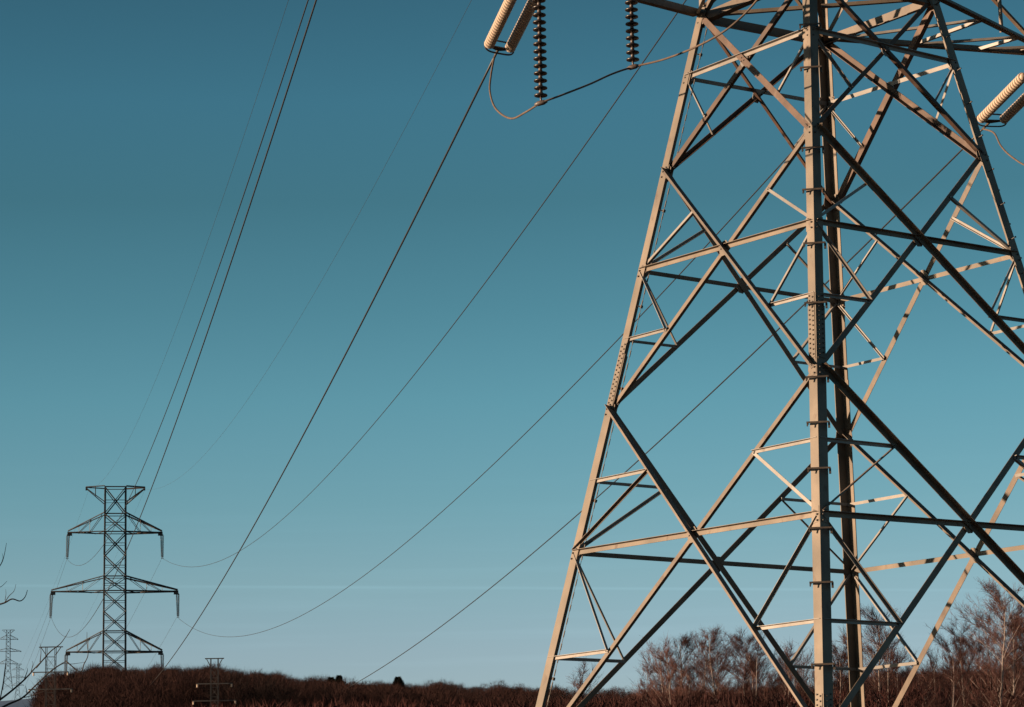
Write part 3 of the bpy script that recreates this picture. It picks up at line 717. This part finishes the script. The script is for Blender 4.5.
TREES=[(567,672,170,3,1,'small bare tree just behind the foot of the left pylon leg'),
(641,671,175,4,.8,'thin leaning bare sapling left of the birch clump'),
(668,650,165,3,1.1,'bushy bare tree at the left of the birch clump under the pylon'),
(684,644,168,1,1.3,'broad bare birch with a dense reddish crown in the gap right of the left leg'),
(697,648,172,4,1.1,'bare birch on the right shoulder of the dense reddish crown'),
(709,668,175,3,1,'low bare birch in the dip between two taller clumps'),
(724,638,160,0,1.15,'tallest white stemmed birch in the middle clump'),
(741,642,165,1,1.2,'white stemmed birch right beside the tallest one of the middle clump'),
(756,650,163,4,1,'bare birch with forked pale trunk left of the two crossing braces'),
(772,655,170,3,1,'bare birch seen between the two dark parallel braces'),
(790,664,172,4,.9,'bare birch just left of the near pylon leg, behind dark braces'),
(806,672,175,3,1,'low bare birch directly behind the near pylon leg'),
(829,664,172,3,.8,'bare birch seen between the near and far legs'),
(846,650,170,2,1,'bare birch rising behind the far pylon leg'),
(871,620,150,0,1,'tall pointed birch immediately right of the far pylon leg'),
(884,640,155,4,.9,'pale birch right of the pointed one, under the long dark brace'),
(898,662,160,3,.9,'shorter birch beside the bright brace'),
(938,664,152,3,.9,'small dark birch at the left foot of the right hand group'),
(953,644,150,4,.9,'leaning birch at the left of the right hand group'),
(968,632,148,2,.95,'slim birch left of the tallest at the right edge'),
(986,598,145,0,1.15,'tallest birch of the right hand group with a pointed crown'),
(1003,612,147,2,1.1,'second tallest birch, right of the pointed crown at the right edge'),
(1019,630,150,1,1,'birch cut by the right edge of the frame'),
(1040,622,150,0,1,'birch just beyond the right edge of the frame'),
(978,650,156,4,1,'low birch in front of the tallest pointed crown'),
(1010,655,158,3,1,'bushy birch low at the right edge')]
TREES+=[(676,656,176,4,1,'bare tree between the two fullest crowns of the clump left of the braces'),
(690,662,158,3,1,'low bushy bare tree under the broad reddish crown'),
(716,655,178,2,1,'slender birch behind the dip in the middle clump'),
(733,655,150,3,1,'bushy bare tree at the foot of the tallest middle birch'),
(749,660,176,2,1.1,'slender birch right of the white stemmed pair'),
(764,662,155,3,1,'low bushy bare tree left of the crossing braces'),
(782,668,160,3,1,'low twiggy tree below the dark parallel braces'),
(836,662,150,3,1,'twiggy tree low between the near and far legs'),
(859,640,168,4,1,'bare tree tucked against the far pylon leg'),
(878,650,165,1,1,'bare birch just behind the pointed one by the far leg'),
(907,674,160,3,1.2,'low pale shrub like tree beside the bright brace foot'),
(922,672,168,3,1.3,'low pale shrub like tree in the gap left of the right hand group'),
(945,660,140,3,1,'twiggy tree at the left flank of the right hand group'),
(962,645,160,2,1,'slender birch leaning inside the right hand group'),
(994,622,158,4,1,'full crowned birch just behind the two tallest at right'),
(1012,628,165,0,1,'narrow birch behind the right edge group')]
for (px,py,Y,v,ss,lab) in TREES: put_birch(px,py,Y,v,lab,ss=ss)
# low brush and saplings (uncountable)
rg=np.random.default_rng(5)
def clump_base(seed,h,nb,r,tip,hor=.5,rnd=False):
    g=np.random.default_rng(seed); Vs=[];Fs=[];b=0
    for i in range(nb):
        u_=g.random()**.7; az=g.uniform(0,6.28); rad=hor*h*math.sqrt(max(0,1-((u_-.62)/.42)**2) if u_>.62 else 1)*g.random()**.5
        p=np.array([np.cos(az)*rad,np.sin(az)*rad,h*u_*.97]); d=np.array([np.cos(az)*.4,np.sin(az)*.4,g.uniform(.4,1.2)])+g.normal(0,.35,3); d/=np.linalg.norm(d)
        if rnd: d=g.normal(0,.45,3)+np.array([math.cos(az)*.6,math.sin(az)*.6,1.0]); d/=np.linalg.norm(d)
        L=h*g.uniform(.03,.085)*(1.0 if rnd else 1)
        s=np.cross(d,g.normal(0,1,3)); s/=np.linalg.norm(s); r_=r*g.uniform(.6,1.4)
        Vs.append(np.array([p-s*r_,p+s*r_,p+d*L+s*r_*tip])); Fs.append((b,b+1,b+2)); b+=3
    return np.concatenate(Vs),np.array(Fs)
def scatter(name,protos_,places,material,kind,extra_tr=None):
    Vs=[];Fs=[];b=0
    for (x,y,z,s,sw,k,rz) in places:
        v,f=protos_[k]; c,s_=math.cos(rz),math.sin(rz)
        w=np.stack([(v[:,0]*c-v[:,1]*s_)*s*sw+x,(v[:,0]*s_+v[:,1]*c)*s*sw+y,v[:,2]*s+z],1)
        Vs.append(w); Fs.append(f+b); b+=len(v)
    A=np.concatenate(Vs).astype(np.float32); Fa=np.concatenate(Fs).astype(np.int32)
    me=bpy.data.meshes.new(name); me.vertices.add(len(A)); me.vertices.foreach_set('co',A.ravel())
    me.loops.add(Fa.size); me.loops.foreach_set('vertex_index',Fa.ravel())
    me.polygons.add(len(Fa)); me.polygons.foreach_set('loop_start',np.arange(0,Fa.size,3,dtype=np.int32)); me.polygons.foreach_set('loop_total',np.full(len(Fa),3,dtype=np.int32))
    me.update(calc_edges=True); me.materials.append(material)
    o=bpy.data.objects.new(name,me); COL.objects.link(o); tag(o,kind=kind); return o
def add_stems(pr,h,n,r,seed):
    g=np.random.default_rng(seed); v,f=pr; Vs=[v];Fs=[f];b=len(v)
    for i in range(n):
        x,y=g.normal(0,.12*h,2); x2,y2=x+g.normal(0,.05*h),y+g.normal(0,.05*h); hh=h*g.uniform(.6,1)
        Vs.append(np.array([[x-r,y,0],[x+r,y,0],[x2,y2,hh],[x,y-r,0],[x,y+r,0],[x2,y2,hh]])); Fs.append(np.array([[b,b+1,b+2],[b+3,b+4,b+5]])); b+=6
    return np.concatenate(Vs),np.concatenate(Fs)
woodp=[clump_base(50+i,1.0,900,.0011,.1,.10+.03*(i%3),True) for i in range(6)]
brushp=[add_stems(clump_base(70+i,1.0,800,.0042,.1,.42),1.,9,.004,120+i) for i in range(5)]
SIL=[(30,700),(36,691),(45,681),(55,675),(66,672),(90,669),(109,667),(130,668),(150,670),(165,669),(180,669),(193,667),(215,669),(232,670),(246,672),(273,675),(300,678),(328,681),(350,681),(383,684),(400,684),(437,684),(460,685),(492,687),(536,688),(560,689),(600,690),(640,689),(700,689),(760,687),(820,684),(860,676),(900,672),(930,670),(1060,668)]
sxp=[a for a,_ in SIL]; syp=[b for _,b in SIL]
pl_=[]
for i in range(4600):
    px=rg.uniform(41,1060) if i%3 else rg.uniform(41,560); Y=rg.uniform(168,415)
    back=Y>330
    py=np.interp(px,sxp,syp)+ ((abs(rg.normal(0,2.6)) if rg.random()>.08 else -rg.uniform(1,4)) if back else rg.uniform(1,22))-1
    py+=1.6*math.sin(px*.11)+1.2*math.sin(px*.31+1)+.9*math.sin(px*.71)
    if px<48: py=max(py,np.interp(px,sxp,syp)+2)
    top=at(px,py,Y); g=ground_z(top.x,Y)-.2; h=top.z-g
    if h<2: continue
    pl_.append((top.x,Y,g,h,rg.uniform(.75,1.25),int(rg.integers(6)),rg.uniform(0,6.28)))
scatter('wood',woodp,pl_,M_wood,'stuff')
pl_=[]
for i in range(620):
    px=rg.uniform(-20,1060); Y=rg.uniform(140,250)
    lo=np.interp(px,[0,40,100,200,300,560,640,800,900,1030],[712,712,712,704,699,698,692,690,684,682])
    py=lo+abs(rg.normal(0,7)); top=at(px,py,Y); g=ground_z(top.x,Y)-.2; h=top.z-g
    if h<1.5: continue
    pl_.append((top.x,Y,g,h,rg.uniform(.5,.9),int(rg.integers(5)),rg.uniform(0,6.28)))
scatter('brush',brushp,pl_,M_shrub,'stuff')
# two conifers on the skyline
def conifer(px,py,Y,wd,lab,flat=0):
    top=at(px,py,Y); g=ground_z(top.x,Y)-.2; h=top.z-g; o=empty('conifer_tree',(top.x,Y,g)); tag(o,lab,'tree','dark conifers on the skyline')
    mb=MB(); mb.tube([V((0,0,0)),V((0,0,h*.97))],[.18,.03],6); mb.build('trunk',M_dbark,o)
    gq=np.random.default_rng(int(px)); mb=MB()
    for i in range(6000):
        u_=gq.random()**.7; az=gq.uniform(0,6.28); rmax=wd*((1-u_)**(.8 if not flat else .5)*.95+.03)*(1+.22*math.sin(az*3+u_*9)); r=rmax*gq.random()**.5
        z=h*(.3+.7*u_)-r*.15
        p=V((math.cos(az)*r,math.sin(az)*r,z)); d=V((math.cos(az),math.sin(az),-.1+gq.normal()*.3)).normalized(); s=d.cross(V(gq.normal(0,1,3))).normalized()
        i0=len(mb.v); mb.v+= [tuple(p-s*.03),tuple(p+s*.03),tuple(p+d*.32)]; mb.f.append((i0,i0+1,i0+2))
    mb.build('crown',M_pine,o)
conifer(398,677,330,2.2,'dark pointed conifer standing out of the wood below the long line')
conifer(339,675.5,330,1.5,'dark conifer where the lower right line meets the wood, right of its broad neighbour')
conifer(331,677.5,332,1.1,'broad flat topped dark conifer on the wooded skyline',1)
# bare tree at the left edge, trunk outside the frame
bt=empty('bare_tree',tuple(V((at(-95,600,26).x,26,-1.7)))); tag(bt,'leafless dark branches of a young tree reaching in from the left edge, close by','tree')
o3=tuple(bt.location)
def limb(nm,pts,r0,Y=26,par=bt):
    P=[at(px,py,Y+dy) for (px,py,dy) in pts]; S_=spline(P,5); mb=MB()
    mb.tube(S_,[r0*.8*(1-.75*i/(len(S_)-1)) for i in range(len(S_))],6); b_=mb.build(nm,M_dbark,par,smooth=True,origin=o3); b_.location=(0,0,0); return b_
base=at(-95,600,26); mb=MB(); mb.tube([V((base.x,26,-1.7)),V((base.x+.03,26,1)),at(-90,620,26),at(-100,480,26),at(-92,380,26)],[.09,.075,.06,.045,.02],8)
b_=mb.build('trunk',M_dbark,bt,smooth=True,origin=o3); b_.location=(0,0,0)
for r0,pts in (
 (.013,[(-92,640,0),(-40,618,.1),(-10,607,.2),(4,603,.2),(12,599,.2),(20,601,.2),(25,597,.2),(27.5,590,.2)]),
 (.006,[(5,602,.2),(9,596,.2),(14,591,.2),(16,584,.2)]),
 (.004,[(5,600,.2),(6,594,.2),(5.5,589,.2)]),
 (.006,[(-20,600,.1),(-6,590,.1),(2,586,.1),(7,581,.1)]),
 (.008,[(-20,580,.1),(-6,572,.1),(1,564,.1),(4,556,.1),(6.5,543,.1)]),
 (.004,[(1,564,.1),(3,558,.1),(2,553,.1)]),
 (.018,[(-90,760,0),(-50,730,0),(-10,706,.1),(5,696,.1),(23,681,.1),(36,667,.1),(47,656,.1)]),
 (.009,[(36,668,.1),(50,652,.1),(60,644,.1),(66,636,.1),(70,629,.1)]),
 (.006,[(40,662,.1),(41,652,.1),(40,643,.1)]),
 (.007,[(24,680,.1),(27,672,.1),(27.5,668,.1)]),
 (.005,[(31,672,.1),(33,664,.1),(32,661,.1)]),
 (.016,[(-80,770,0),(-20,722,0),(5,706,.1),(22,698,.1),(36,685,.1),(52,670,.1),(66,661,.1)]),
 (.008,[(66,661,.1),(80,672,.1),(84,664,.1),(88,655,.1),(87,642,.1),(87,632,.1)]),
 (.006,[(50,672,.1),(62,664,.1),(72,664,.1),(86,662,.1)]),
 (.005,[(27,695,.1),(26,688,.1),(25.5,686,.1)]),
 (.005,[(22,698,.1),(34,695,.1),(47,690,.1),(54,686,.1)]),
 (.008,[(0,700,.1),(3,684,.1),(5,668,.1),(6.5,658,.1)])):
    limb('branch',pts,r0)
